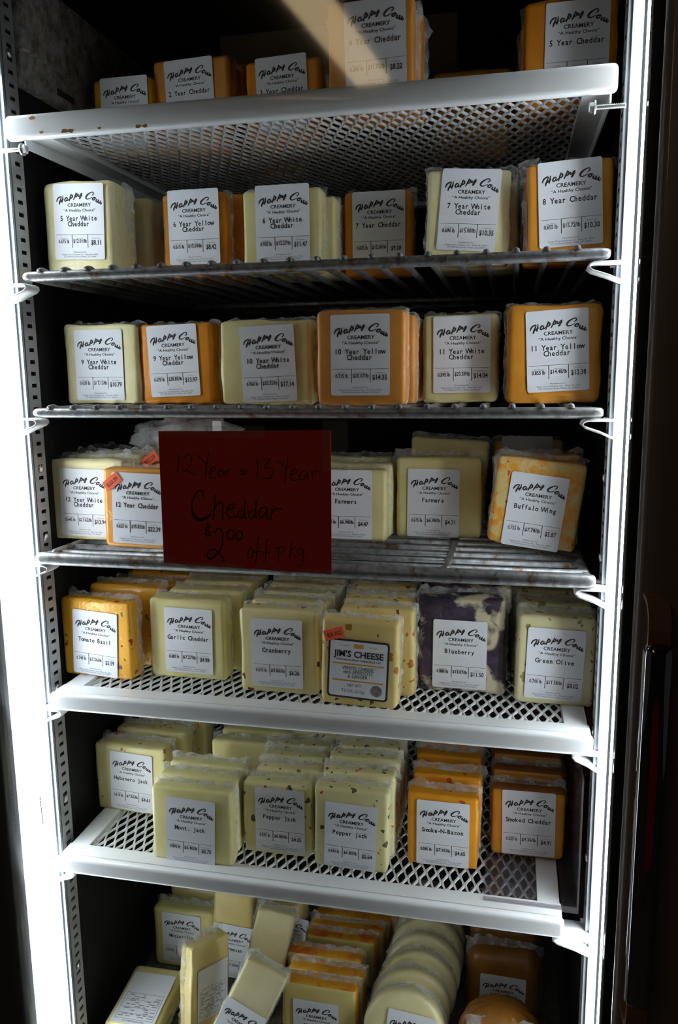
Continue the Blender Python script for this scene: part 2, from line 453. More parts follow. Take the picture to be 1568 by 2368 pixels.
def fine_print():
    P = Print(); u = LW/1070.
    X = lambda x: (x-805)*u
    Zp = lambda z: (952-z)*u
    P.text('Net Wt/Ct', X(472), Zp(1275), .0018, width=160*u); P.text('Unit Price', X(818), Zp(1275), .0018, width=150*u); P.text('Total Price', X(1160), Zp(1272), .0018, width=170*u)
    P.text('Manufactured for', X(810), Zp(1534), .0021, width=280*u)
    P.text('Happy Cow Creamery, Inc. - Plant No. 45021', X(810), Zp(1580), .0022, width=780*u)
    P.text('332 McKelvey Road, Pelzer, SC 29669', X(810), Zp(1622), .0022, width=690*u)
    return P.mesh('fine_print', 'grey_ink')
LOGO = common_print(); LOGO_BARE = common_print(False); FINE = fine_print()
def text_print(lines, vals):
    P = Print(); u = LW/1070.
    X = lambda x: (x-805)*u
    Zp = lambda z: (952-z)*u
    cell = 66*u
    for k, t in enumerate(lines):
        P.mono(t, X(800), Zp(933+k*103), .0074, cell if len(t) < 15 else 62*u)
    if vals:
        wt, up, tp = vals
        P.text(wt, X(470), Zp(1352), .0054, width=232*u, offs=.022)
        P.text(up, X(817), Zp(1346), .0054, width=290*u, offs=.022)
        P.text(tp, X(1160), Zp(1386), .0070, width=(262 if len(tp) > 5 else 210)*u, offs=.022)
    return P.mesh('printed_text', 'ink')
def price_mesh(t):
    return Print().text(t, 0, -.0022, .0062, width=.0155 if t else None, offs=.0).mesh('printed_price', 'ink')
def sticker_mesh():
    w_, h_, t = .0215, .0118, .0003
    P = [(-w_/2, -h_/2), (-.001, -h_/2), (-.0005, -h_/2+.0012), (.0005, -h_/2), (w_/2, -h_/2), (w_/2, h_/2), (.0005, h_/2), (0, h_/2-.0012), (-.001, h_/2), (-w_/2, h_/2)]
    N = len(P); v = [(x, 0, z) for x, z in P]+[(x, t, z) for x, z in P]
    return mesh('price_sticker', v, [tuple(range(N)), tuple(range(2*N-1, N-1, -1))]+[(k, k+N, (k+1) % N+N, (k+1) % N) for k in range(N)], 'sticker')
STICKER = sticker_mesh()

# ================================================================== the place
# shop around the cooler
def st(name, mb, mat, parent=None, smooth=False):
    o = mb.build(name, mat, parent, smooth)
    if not parent: o['kind'] = 'structure'
    return o
st('floor', MB().box((-2.5, -4.2, -.05), (3.2, .8, 0)), 'shop_floor')
st('ceiling', MB().box((-2.5, -4.2, 2.75), (3.2, .8, 2.8)), 'shop_wall')
st('wall_back', MB().box((-2.5, -4.3, 0), (3.2, -4.2, 2.75)), 'shop_wall')
# cooler cabinet: dark liner walls, back, top, bottom
ZT, ZB = .30+Z0, -1.42+Z0
st('wall_left', MB().box((-.06, .022, ZB), (-.006, .66, ZT)), 'liner')
st('wall_right', MB().box((.606, .022, ZB), (.66, .66, ZT)), 'liner')
st('wall_rear', MB().box((-.06, .62, ZB), (.66, .66, ZT)), 'liner')
st('trim_1', MB().box((-.06, .0, ZT), (.66, .66, ZT+.05)), 'liner')
st('trim_2', MB().box((-.06, .0, ZB-.05), (.66, .66, ZB)), 'liner')
st('trim_3', MB().box((-.06, -.03, 0), (.66, .66, ZB-.05)), 'frame_black')
# slotted pilasters with real slots
def pilaster(name, x, sgn, phase=0):
    v = []; f = []
    y0, y1, s0, s1 = .023, .045, .030, .0385
    n0, n1 = -14, 110
    def quad(ya, yb, za, zb, xx=x):
        i = len(v); v.extend([(xx, ya, za), (xx, yb, za), (xx, yb, zb), (xx, ya, zb)])
        f.append((i, i+1, i+2, i+3) if sgn > 0 else (i+3, i+2, i+1, i))
    za, zb = Z0-.0127*n1, Z0-.0127*n0
    quad(y0, s0, za, zb); quad(s1, y1, za, zb)
    hs = .0021
    for k in range(n0, n1):
        zc = Z0-.0127*k+phase
        quad(s0, s1, zc-.0127+hs, zc-hs)
        xi = x-sgn*.003
        for (a, b_) in ((zc-hs, zc-hs), (zc+hs, zc+hs)):       # slot lips
            i = len(v); v.extend([(x, s0, a), (x, s1, a), (xi, s1, a), (xi, s0, a)]); f.append((i, i+1, i+2, i+3))
    i = len(v)
    for (ya, yb) in ((y0, y0), (y1, y1)):                       # folded edges
        i = len(v); v.extend([(x, ya, za), (x, ya, zb), (x-sgn*.006, ya, zb), (x-sgn*.006, ya, za)]); f.append((i, i+1, i+2, i+3))
    return mesh(name, v, f, 'pilaster')
o = obj('trim_4', pilaster('trim_4', 0, 1)); o['kind'] = 'structure'
o = obj('trim_5', pilaster('trim_5', .600, -1, .004)); o['kind'] = 'structure'
for zs_ in (-.02, -.447, -.525, -.705, -.845, -1.07):            # pilaster fixing screws
    for (x, pa) in ((0, 'trim_4'), (.600, 'trim_5')):
        s = 1 if x == 0 else -1
        MB().tube([(x, .034, Z0+zs_), (x+s*.0016, .034, Z0+zs_), (x+s*.0024, .034, Z0+zs_)], [.0048, .0042, .002], 12).build('fixing_screw', 'zinc', bpy.data.objects[pa], True)
# aluminium edge strips between lamps and pilasters
st('trim_6', MB().box((-.012, .014, ZB), (-.003, .0228, Z0+.03)).box((-.003, .017, ZB), (.0006, .0205, Z0+.03)), 'alu')
st('trim_7', MB().box((.603, .014, ZB), (.612, .0228, ZT)).box((.5995, .017, ZB), (.603, .0205, ZT)), 'alu')
# dusty upper rail on the left wall
g = MB().box((-.005, .046, Z0-.012), (.010, .60, Z0+.065)).box((-.005, .046, Z0-.046), (.004, .60, Z0-.012))
o = st('trim_8', g, 'dusty_rail')
for yy in (.115, .30, .45):
    MB().box((.0041, yy, Z0-.035), (.0048, yy+.035, Z0-.028)).build('slot', 'black_rubber', o)

# the two lamps on the door mullions
def strip_light(x, y, label, top):
    t = thing('strip_light', label, 'lamp', (x, y, ZB))
    r = .0165; H = top-ZB
    MB().tube([(0, 0, 0), (0, 0, H)], r, 28).build('diffuser', 'lamp_glow', t, True)
    sg = -1 if x < .3 else 1
    MB().box((sg*.0175-.004+sg*.003, -.024, -.0), (sg*.0175+.004+sg*.003, .012, H+.30)).build('housing', 'frame_black', t)
    MB().tube([(0, 0, H), (0, 0, H+.03)], r+.001, 20).build('end_cap', 'alu', t, True)
    MB().tube([(0, 0, H+.03), (0, 0, H+.33)], r*.9, 20).build('upper_cover', 'alu', t, True)
strip_light(-.0185, -.003, 'tall glowing white strip lamp beside the slotted post with plain hinge frame', Z0-.045)
strip_light(.6290, -.003, 'tall glowing white strip lamp next to the brown door frame with handle', Z0-.03)

# scratches on the lamp cover
lampo = bpy.data.objects['strip_light']
for (pa, pb, wd) in (((14, 958), (18, 1036), .0003), ((92, 1843), (100, 1905), .0006)):
    a, b_ = at(*pa, -.0199)-lampo.location, at(*pb, -.0199)-lampo.location
    MB().tube([a, b_], wd, 6).build('scratch', 'black_rubber', lampo)
# the closed glass door
door = obj('door_1', None, None, (0, -.06, ZB-.04)); door['kind'] = 'structure'; door.empty_display_size = .02
DH = ZT-ZB+.1
def dpart(name, a, b, mat, r=.003):
    return bevel_box(name, a, b, r, mat, door, 2)
dpart('door_stile', (-.052, -.012, 0), (-.003, .012, DH), 'frame_black')
dpart('edge_highlight', (-.056, -.016, 0), (-.0525, .010, DH), 'highlight_grey', .001)  # grey strip paints the highlight along the stile's outer edge
dpart('door_stile', (.6175, -.020, 0), (.69, .012, DH), 'frame_brown', .005)
dpart('gasket', (.6085, -.006, 0), (.6172, .012, DH), 'black_rubber', .001)
dpart('door_rail', (-.0025, -.012, 0), (.608, .012, .06), 'frame_black')
dpart('door_rail', (-.0025, -.012, DH-.06), (.608, .012, DH), 'frame_black')
MB().box((-.0028, -.003, .0602), (.6083, .003, DH-.0602)).build('glass_pane', 'glass', door)
hz = at(1500, 1485, -.115).z-(ZB-.04); hb = at(1440, 2322, -.115).z-(ZB-.04)
hx = (at(1523, 1500, -.115).x)
h_ = obj('handle', None, door, (hx, -.055, hb)); HL = hz-hb
bar = bevel_box('grip', (-.0115, -.009, 0), (.0115, .009, HL), .0085, 'chrome', h_, 6)
def bracket(z, up):
    prof = [(.000, -.004), (.000, .010), (.003, .020), (.010, .027), (.022, .030), (.0348, .030)]
    th = .004; v = []; f = []; n_ = len(prof)
    for k, (y, zz) in enumerate(prof):
        a_, c_ = Vector(prof[max(k-1, 0)]), Vector(prof[min(k+1, n_-1)]); tt = (c_-a_).normalized(); nn = Vector((-tt.y, tt.x))*th/2
        for xx in (-.0085, .0085):
            v += [(xx, y+nn.x, z+up*(zz+nn.y)), (xx, y-nn.x, z+up*(zz-nn.y))]
    for k in range(n_-1):
        i = 4*k; f += [(i, i+4, i+6, i+2), (i+1, i+3, i+7, i+5), (i, i+1, i+5, i+4), (i+2, i+6, i+7, i+3)]
    f += [(0, 2, 3, 1), (4*n_-4, 4*n_-3, 4*n_-1, 4*n_-2)]
    return obj('bracket', mesh('bracket', v, f, 'bronze'), h_)
bracket(HL, 1); bracket(0, -1)
# neighbouring door frame, across a dark gap
st('trim_11', MB().box((-.20, -.075, ZB), (-.062, -.03, ZT)), 'frame_black')
o = st('trim_9', MB().box((.70, -.075, ZB), (.80, -.03, ZT)), 'frame_black')

# ------------------------------------------------------------------ shelves
DEPTH = .50
def lattice(x0, x1, y0, y1, z, th=.0022):
    """expanded metal: open diamonds, half an inch wide and 30 mm long"""
    px, py = .0127, .030; v = []; f = []
    a, b = px/2, py/2
    outer = [(a, 0), (a/2, b/2), (0, b), (-a/2, b/2), (-a, 0), (-a/2, -b/2), (0, -b), (a/2, -b/2)]
    hole = [(a*.72, -b*.06), (a*.36, b*.52), (a*.06, b*.80), (-a*.40, b*.46), (-a*.72, b*.06), (-a*.36, -b*.52), (-a*.06, -b*.80), (a*.40, -b*.46)]
    nx = int((x1-x0)/a); ny = int((y1-y0)/b)
    for j in range(1, ny):
        for i in range(1, nx):
            if (i+j) % 2: continue
            cx, cy = x0+i*a, y0+j*b; k = len(v)
            for zz, sh in ((z, 0), (z-th, .0006)):
                v += [(cx+p, cy+q, zz+(.0010 if abs(q) > b*.8 else 0)) for p, q in outer] + [(cx+p*(1+sh*100), cy+q, zz) for p, q in hole]
            for s in range(8):
                t = (s+1) % 8
                f += [(k+s, k+t, k+8+t, k+8+s), (k+8+s, k+8+t, k+24+t, k+24+s), (k+16+t, k+16+s, k+24+s, k+24+t)]
    return mesh('mesh_panel', v, f, 'white_enamel')
def sheet_shelf(name, label, x0, x1, zlip, lip=.022, border=.028, tilt=0):
    t = thing(name, label, 'shelf', (0, 0, Z0+zlip))
    bevel_box('front_lip', (x0, -.003, 0), (x1, .008, lip), .0045, 'white_enamel', t, 3)
    g = MB()
    g.box((x0+.002, .0079, lip-.010), (x1-.002, border, lip-.0012))
    g.build('front_border', 'white_enamel', t)
    MB().box((x0+.002, border, lip-.012), (x0+.026, DEPTH, lip-.0012)).box((x0+.002, border, 0), (x0+.0035, DEPTH, lip-.0012)).build('side_rail', 'white_enamel', t)
    MB().box((x1-.026, border, lip-.012), (x1-.002, DEPTH, lip-.0012)).box((x1-.0035, border, 0), (x1-.002, DEPTH, lip-.0012)).build('side_rail', 'white_enamel', t)
    MB().box((x0+.026, DEPTH-.02, lip-.012), (x1-.026, DEPTH, lip-.0012)).build('rear_rail', 'white_enamel', t)
    o = obj('mesh_panel', lattice(x0+.018, x1-.018, border-.012, DEPTH-.012, lip-.005), t); o['kind'] = 'stuff'
    rd = random.Random(int(-zlip*1000))
    return t, zlip+lip-.0035
def wire_shelf(name, label, x0, x1, zbar, lengthwise, r=.0052):
    t = thing(name, label, 'shelf', (0, 0, Z0+zbar))
    def bar(nm, pts, rr, n=10): return MB().tube(pts, rr, n).build(nm, 'galvanised', t, True)
    bar('front_bar', [(x0-.002, 0, 0), (x0, 0, 0), (x0+.006, 0, 0)] + [(x0+(x1-x0)*k/6, 0, 0) for k in range(1, 6)] + [(x1-.006, 0, 0), (x1, 0, 0), (x1+.002, 0, 0)], [r*.55, r*.85, r] + [r]*5 + [r, r*.85, r*.55], 16)
    for x in (x0+.006, x1-.006): bar('side_bar', [(x, .003, 0), (x, .02, -.001), (x, DEPTH, -.001)], r*.8)
    bar('rear_bar', [(x0+.004, DEPTH, -.001), (x1-.004, DEPTH, -.001)], r*.8)
    if not lengthwise:
        bar('cross_bar', [(x0+.012, .33, -.0062), (x1-.012, .33, -.0062)], .0035)
        k = 0; x = x0+.018
        while x < x1-.015:
            bar('wire', [(x, -.0035, .0042), (x, -.0015, .0052), (x, .004, .0056), (x, .015, .0030), (x, DEPTH, .0018)], .0034, 8); x += .0262
        top = zbar+.0054
    else:
        for x in (x0+.012, .27, .452): bar('cross_bar', [(x, .006, .0015), (x, .015, .0045), (x, DEPTH, -.003)], .0035)
        y = .019
        while y < DEPTH-.01:
            bar('wire', [(x0+.006, y, .003), (x1-.004, y, .003)], .0032, 8); y += .0292
        top = zbar+.0062
    return t, top
S = {}
_, S[1] = sheet_shelf('mesh_shelf', 'white enamelled mesh shelf seen from below, topmost in the cooler', .012, .592, -.1145, .0235)
_, S[2] = wire_shelf('wire_shelf', 'rusty galvanised wire shelf under the five year white cheddar', .022, .590, -.2455, False)
_, S[3] = wire_shelf('wire_shelf', 'galvanised wire shelf under the nine year white cheddar', .022, .590, -.3835, False)
_, S[4] = wire_shelf('wire_shelf', 'galvanised shelf of lengthwise wires under the farmers cheese', .012, .590, -.5405, True, .0072)
_, S[5] = sheet_shelf('mesh_shelf', 'white enamelled mesh shelf under the blueberry cheese', .012, .597, -.7155, .0205)
_, S[6] = sheet_shelf('mesh_shelf', 'white enamelled mesh shelf under the pepper jack, short of the post', .005, .577, -.917, .0205)
S[7] = -1.20
t = thing('wire_shelf', 'lowest shelf under the heaped wedges and rounds', 'shelf', (0, 0, Z0+S[7]-.012))
bevel_box('deck', (.004, -.005, 0), (.596, DEPTH, .012), .003, 'galvanised', t)
t.name = 'deck_shelf'
# rust blooms on the enamel edges
for (px, py, sz) in ((75, 273, .004), (150, 303, .005), (165, 302, .004), (95, 306, .003), (320, 292, .004), (335, 291, .0035), (230, 296, .0022)):
    p = at(px, py, -.0032)
    rd = random.Random(px)
    vs = [(p.x+sz*(.6+.5*rd.random())*math.cos(a*.785), -.0033, p.z+.55*sz*(.6+.5*rd.random())*math.sin(a*.785)) for a in range(8)]
    o = obj('rust_spot', mesh('rust_spot', [(x, y, z-(Z0-.1145)) for x, y, z in vs], [tuple(range(7, -1, -1))], 'rust_mark'), bpy.data.objects['mesh_shelf'])

# bent sheet clips that carry the shelves
def clip(z, left, label, y0=-.004, w_=.024, sz=1.0):
    t = thing('shelf_clip', label, 'clip', (0 if left else .600, y0, Z0+z))
    prof = [(-.006, 0), (.019, 0), (.0225, -.0014), (.0235, -.004), (.0205, -.0068), (.008, -.0115), (-.006, -.0185)]
    th = .0017; s = sz if left else -sz; v = []; f = []
    n_ = len(prof)
    for k, (x, zz) in enumerate(prof):
        a = Vector(prof[max(k-1, 0)]); b_ = Vector(prof[min(k+1, n_-1)]); tt = (b_-a).normalized(); nn = Vector((tt.y, -tt.x))
        for yy in (0, w_):
            v += [(s*(x-nn.x*th/2), yy, zz-nn.y*th/2), (s*(x+nn.x*th/2), yy, zz+nn.y*th/2)]
    for k in range(n_-1):
        i = 4*k
        f += [(i, i+4, i+6, i+2), (i+1, i+3, i+7, i+5), (i, i+1, i+5, i+4), (i+2, i+6, i+7, i+3)]
    f += [(0, 2, 3, 1), (4*n_-4, 4*n_-3, 4*n_-1, 4*n_-2)]
    o = obj('bent_plate', mesh('bent_plate', v, f, 'clip_white', True), t)
    MB().box((-.0056 if left else -.004, .030-y0, -.001), (.004 if left else .0056, .037-y0, .001)).build('hook', 'clip_white', t)
for si, dz in ((2, -.2525), (3, -.3905), (4, -.5485)):
    nm = {2: 'five year', 3: 'nine year', 4: 'twelve year'}[si]
    clip(dz, True, 'white bent clip at the lamp-side end under the %s white cheddar shelf' % nm)
    nm = {2: 'eight year cheddar', 3: 'eleven year yellow cheddar', 4: 'buffalo wing cheese'}[si]
    clip(dz, False, 'white bent shelf clip on the post under the %s' % nm, sz=1.1)
clip(-.7180, True, 'white bent shelf clip under the tomato basil cheese', .002)
clip(-.7180, False, 'white bent shelf clip under the green olive cheese', .006, sz=.9)
clip(-.9195, True, 'white bent shelf clip below the habanero jack cheese', .004)
clip(-.9190, False, 'dusty white shelf clip beyond the short shelf end by the smoked cheddar', .002, .03, 1.4)
def screw(x, z, s, label):
    t = thing('hex_screw', label, 'screw', (x, .005, Z0+z))
    m_ = MB()
    pts = []; rs = []
    for k in range(29): pts.append((s*.0011*k*.8, 0, 0)); rs.append(.0024 if k % 2 else .0018)
    m_.tube(pts, rs, 10).build('threaded_shank', 'zinc', t, True)
    L = .0246
    MB().tube([(s*L, 0, 0), (s*(L+.0014), 0, 0)], [.0058, .0062], 16).build('washer', 'zinc', t)
    MB().tube([(s*(L+.0012), 0, 0), (s*(L+.0052), 0, 0), (s*(L+.006), 0, 0)], [.0046, .0046, .0036], 6).build('hex_head', 'zinc', t)
pz = at(60, 345, .005); screw(.0003, pz.z-Z0, 1, 'zinc hex screw propping the top shelf, beside the strip lamp and hinge frame')
pz = at(1405, 247, .005); screw(.5997, pz.z-Z0, -1, 'zinc hex screw under the top shelf below the five year cheddar')

# ------------------------------------------------------------------ cheese packs
SEED = [0]
def pack(label, shelf, xl, xr, yt, Y, mat, d=.030, yb=None, lab=None, lines=(), vals=None, logo=True, roll=0, lean=0, rz=0,
         lroll=0, behind=(), bname=None, group=None, r=.005, wob=.0008, name='cheese_block', ext=.006, sticker=None,
         wrapper=True, rind=None, taper=0, lift=0, h=None, lsz=1.0, cat='cheese'):
    SEED[0] += 1; sd = SEED[0]
    zs = S[shelf] + lift
    xm = (xl+xr)/2
    if yb is not None: Y = atz(xm, yb, zs).y
    ym = yt if h else (yt + (yb if yb is not None else yt+170))/2
    L, Rr = at(xl, ym, Y), at(xr, ym, Y)
    cx = (L.x+Rr.x)/2; w_ = (Rr.x-L.x)/max(.5, math.cos(R(rz)))
    if roll: w_ *= .97
    top = at(xm, yt, Y).z-Z0
    hh = h if h else max(.05, top-zs-w_/2*math.sin(abs(R(roll))))
    lf = w_/2*math.sin(abs(R(roll))) + d*math.sin(max(0, R(lean)))
    t = thing(name, label, cat, (cx, Y, Z0+zs+lf+.0003), (-R(lean), -R(roll), R(rz)), group)
    me = rbox(w_, hh, d, r, [mat, rind] if rind else mat, sd, wob, taper, bool(rind))
    obj('cheese', me, t)
    wm = None
    if wrapper:
        wm = wrap_mesh(w_, hh, d, sd, ext, r=r); obj('wrapper', wm, t)
    lo = None
    if lab:
        p = at(lab[0], lab[1], Y)
        lx, lz = p.x-cx, p.z-Z0-zs-lf
        lo = obj('label', LABEL, t, (lx, -.0014, lz), (0, -R(lroll), 0))
        if lsz != 1: lo.scale = (lsz, 1, lsz)
        if logo:
            obj('printed_logo', LOGO if vals is not None else LOGO_BARE, lo, (0, -.00015, 0))
            obj('fine_print', FINE, lo, (0, -.00015, 0)) if vals is not None else None
        if lines: obj('printed_text', text_print(lines, vals), lo, (0, -.0002, 0))
    if sticker:
        p = at(sticker[0], sticker[1], Y); so = obj('price_sticker', STICKER, t, (p.x-cx, -.0022, p.z-Z0-zs-lf), (0, -R(sticker[2]), 0))
        if sticker[3]: obj('printed_price', price_mesh(sticker[3]), so, (0, -.0002, 0))
    for k, bh in enumerate(behind):
        dy, dx, dzz = bh[:3]
        bl = ('' if len(behind) == 1 else ('first', 'second', 'third', 'fourth', 'fifth')[k]+' ') + bname
        SEED[0] += 1
        e = thing(name, bl, cat, (cx+dx, Y+dy, Z0+zs+.0003+(d*math.sin(max(0, R(lean)))) ), (-R(lean), 0, R(rz*.5)), group or (bname if len(behind) > 1 else None))
        sc = 1+dzz/hh
        c_ = obj('cheese', me, e); c_.scale = (1, 1, sc)
        if wm:
            if k % 2 == 0: wm2 = wrap_mesh(w_, hh, d, SEED[0], ext, r=r)
            c_ = obj('wrapper', wm2, e); c_.scale = (1, 1, sc)
    return t, Y, hh, w_

# --- topmost shelf
pack('deep yellow cheddar pack partly hidden by the top shelf lip', 1, 219, 352, 180, .161, 'mild_cheddar', lab=(290, 263))
pack('peach two year cheddar pack on the top shelf', 1, 355, 530, 133, .172, 'peach_cheddar', lab=(440, 222), lines=('2 Year Cheddar',), lroll=2,
     behind=[(.036, .006, .002)], bname='peach pack tucked behind the two year cheddar')
pack('orange three year cheddar pack on the top shelf', 1, 570, 742, 136, .165, 'orange_cheddar', lab=(653, 218), lines=('3 Year Cheddar',), lroll=2,
     behind=[(.036, -.004, -.002)], bname='orange pack tucked behind the three year cheddar')
pack('tall orange four year cheddar pack on the top shelf', 1, 757, 957, -6, .053, 'peach_cheddar', d=.034, lab=(868, 104), lines=('4 Year Cheddar',), lroll=1.5,
     vals=('0.690 lb', '$11.92/lb', '$8.22'), behind=[(.038, .004, -.002)], bname='orange pack tucked behind the four year cheddar', ext=.009)
pack('tall orange five year cheddar pack on the top shelf', 1, 1212, 1428, -4, .094, 'orange_cheddar', d=.036, lab=(1334, 107), lines=('5 Year Cheddar',),
     vals=('0.850 lb', '$12.66/lb', '$10.76'), behind=[(.040, -.004, -.004), (.080, -.002, -.006)], bname='orange pack queued behind the five year cheddar', wob=.0014)
pack('dim yellow cheese pack far back between the four and five year cheddar', 1, 1002, 1180, 162, .27, 'mild_cheddar')
pack('dim peach cheese pack far back behind the three year cheddar', 1, 560, 690, 160, .30, 'peach_cheddar')
# --- second shelf
pack('chunky cream five year white cheddar pack with crinkled film', 2, 97, 262, 418, .066, 'white_cheddar', d=.058, lab=(184, 514), lines=('5 Year White', 'Cheddar'), lroll=-2,
     vals=('0.675 lb', '$12.01/lb', '$8.11'), r=.009, wob=.0016, behind=[(.065, .012, -.006)], bname='cream pack behind the five year white cheddar')
pack('orange six year yellow cheddar pack', 2, 375, 520, 445, .104, 'orange_cheddar', lab=(449, 526), lines=('6 Year Yellow', 'Cheddar'), vals=('0.615 lb', '$13.69/lb', '$8.42'),
     behind=[(.034, .014, .004), (.068, .006, 0)], bname='orange pack behind the six year yellow cheddar', d=.028)
pack('cream six year white cheddar pack', 2, 561, 742, 436, .095, 'pale_cheddar', lab=(654, 518), lines=('6 Year White', 'Cheddar'), vals=('0.935 lb', '$12.27/lb', '$11.47'),
     behind=[(.034, .008, -.003), (.068, .010, -.006)], bname='cream pack behind the six year white cheddar', d=.028)
pack('dark orange seven year cheddar pack set back on the wire shelf', 2, 795, 952, 441, .155, 'orange_cheddar', lab=(876, 529), lines=('7 Year Cheddar',), vals=('0.605 lb', '$15.00/lb', '$9.08'))
pack('cream seven year white cheddar pack leaning on its corner', 2, 978, 1178, 392, .097, 'white_cheddar', lab=(1079, 487), roll=-2.5, lroll=-2, lines=('7 Year White', 'Cheddar'), vals=('0.690 lb', '$15.00/lb', '$10.35'),
     behind=[(.034, .010, -.004), (.068, .012, -.006)], bname='cream pack behind the seven year white cheddar', d=.028, ext=.009, wob=.0014)
pack('orange eight year cheddar pack with shiny folded film', 2, 1219, 1427, 372, .073, 'amber_cheddar', lab=(1322, 471), roll=1.5, lroll=1.5, lines=('8 Year Cheddar',), vals=('0.655 lb', '$15.72/lb', '$10.30'),
     behind=[(.036, -.004, -.006)], bname='orange pack behind the eight year cheddar', d=.032, ext=.009, wob=.0014)
# --- third shelf
pack('cream nine year white cheddar pack', 3, 147, 320, 750, .084, 'white_cheddar', lab=(230, 845), roll=-.5, lines=('9 Year White', 'Cheddar'), vals=('0.630 lb', '$17.13/lb', '$10.79'), wob=.0014, ext=.005)
pack('orange nine year yellow cheddar pack', 3, 324, 490, 748, .09, 'orange_cheddar', d=.045, lab=(402, 835), lroll=2, lines=('9 Year Yellow', 'Cheddar'), vals=('0.670 lb', '$20.85/lb', '$13.97'))
pack('pale tan ten year white cheddar pack with a wavy edge', 3, 509, 720, 740, .056, 'pale_cheddar', d=.034, lab=(621, 842), lroll=2, lines=('10 Year White', 'Cheddar'), vals=('0.760 lb', '$22.55/lb', '$17.14'), wob=.0014)
pack('peach ten year yellow cheddar pack', 3, 732, 938, 717, .029, 'peach_cheddar', lab=(833, 822), lines=('10 Year Yellow', 'Cheddar'), vals=('0.715 lb', '$20.07/lb', '$14.35'), d=.026,
     behind=[(.030, .006, -.003), (.085, .006, -.006)], bname='peach pack behind the ten year yellow cheddar', ext=.004)
pack('cream eleven year white cheddar pack', 3, 978, 1150, 727, .097, 'pale_cheddar', lab=(1068, 821), lroll=.5, lines=('11 Year White', 'Cheddar'), vals=('0.595 lb', '$23.59/lb', '$14.04'), d=.034,
     behind=[(.04, -.004, -.004)], bname='cream pack behind the eleven year white cheddar')
pack('golden eleven year yellow cheddar pack with lumpy top', 3, 1171, 1393, 705, .066, 'amber_cheddar', lab=(1289, 812), lroll=3, lines=('11 Year Yellow', 'Cheddar'), vals=('0.855 lb', '$14.48/lb', '$12.38'), d=.034,
     behind=[(.042, .004, -.006)], bname='orange pack behind the eleven year yellow cheddar', wob=.0016, r=.008)
# --- fourth shelf
pack('cream twelve year white cheddar pack', 4, 112, 290, 1063, None, 'white_cheddar', yb=1250, d=.032, lab=(196, 1163), lroll=-1, lines=('12 Year White', 'Cheddar'), vals=('0.645 lb', '$21.62/lb', '$13.94'), wob=.0014,
     behind=[(.036, .004, .002), (.072, .012, .003)], bname='cream pack behind the twelve year white cheddar', ext=.009)
pack('orange twelve year cheddar pack with orange price sticker beside the red sign', 4, 236, 420, 1086, None, 'amber_cheddar', yb=1270, d=.026, lab=(317, 1177), roll=-1, lroll=-1, lines=('12 Year Cheddar',), vals=('0.625 lb', '$35.82/lb', '$22.39'), sticker=(259, 1115, 38, '$20.39'),
     behind=[(.062, .032, .002)], bname='orange pack with torn price sticker behind the twelve year cheddar')
FA, YA, HA, WA = pack('pale farmers cheese pack half behind the red sign', 4, 695, 893, 1087, None, 'farmers', yb=1252, d=.026, lab=(801, 1167), lines=('Farmers',), vals=('0.640 lb', '$6.98/lb', '$4.47'), lroll=-.5,
     behind=[(.030, .002, .004), (.060, -.002, .008)], bname='pale farmers pack behind the sign-side farmers cheese')
pack('pale farmers cheese pack beside the buffalo wing cheese', 4, 917, 1113, 1058, None, 'farmers', yb=1245, d=.026, lab=(1002, 1164), lroll=-.5, lines=('Farmers',), vals=('0.675 lb', '$6.98/lb', '$4.71'), ext=.009)
pack('pale farmers pack standing taller and tilted behind another', 4, 935, 1118, 1015, .185, 'farmers', roll=-4)
pack('orange marbled buffalo wing cheese pack tilted clockwise', 4, 1124, 1336, 1062, None, 'buffalo', yb=1276, d=.028, lab=(1227, 1183), roll=-6.5, lroll=-1, lines=('Buffalo Wing',), vals=('0.755 lb', '$7.78/lb', '$5.87'), ext=.006,
     behind=[(.034, .006, .006)], bname='orange marbled pack behind the buffalo wing cheese')
pack('dim orange cheese pack far back above the buffalo wing cheese', 4, 1140, 1300, 1020, .22, 'buffalo', lab=(1217, 1085), logo=False)
# --- fifth shelf
pack('golden tomato basil cheese pack with herb flecks', 5, 140, 306, 1390, None, 'tomato_basil', yb=1567, d=.028, rz=-4, lab=(221, 1488), lroll=-3, lines=('Tomato Basil',), vals=('0.740 lb', '$7.56/lb', '$5.59'), ext=.008, r=.005,
     behind=[(.045, .014, .006), (.080, .022, .002), (.115, .03, .006)], bname='golden flecked pack queued behind the tomato basil cheese')
pack('pale garlic cheddar pack', 5, 348, 520, 1388, None, 'garlic', yb=1570, d=.030, lab=(437, 1482), lroll=-1, lines=('Garlic Cheddar',), vals=('0.685 lb', '$7.27/lb', '$4.98'), ext=.005,
     behind=[(.034, .010, .002), (.068, .014, .004), (.102, .012, .002)], bname='pale pack queued behind the garlic cheddar')
pack('pale cranberry cheese pack with dark red bits', 5, 556, 735, 1413, None, 'cranberry', yb=1604, d=.028, lab=(641, 1511), lines=('Cranberry',), vals=('0.635 lb', '$9.86/lb', '$6.26'), ext=.007,
     behind=[(.032, .004, .002), (.064, .006, .002), (.096, .006, .004), (.13, .004, .003)], bname='pale pack queued behind the cranberry cheese')
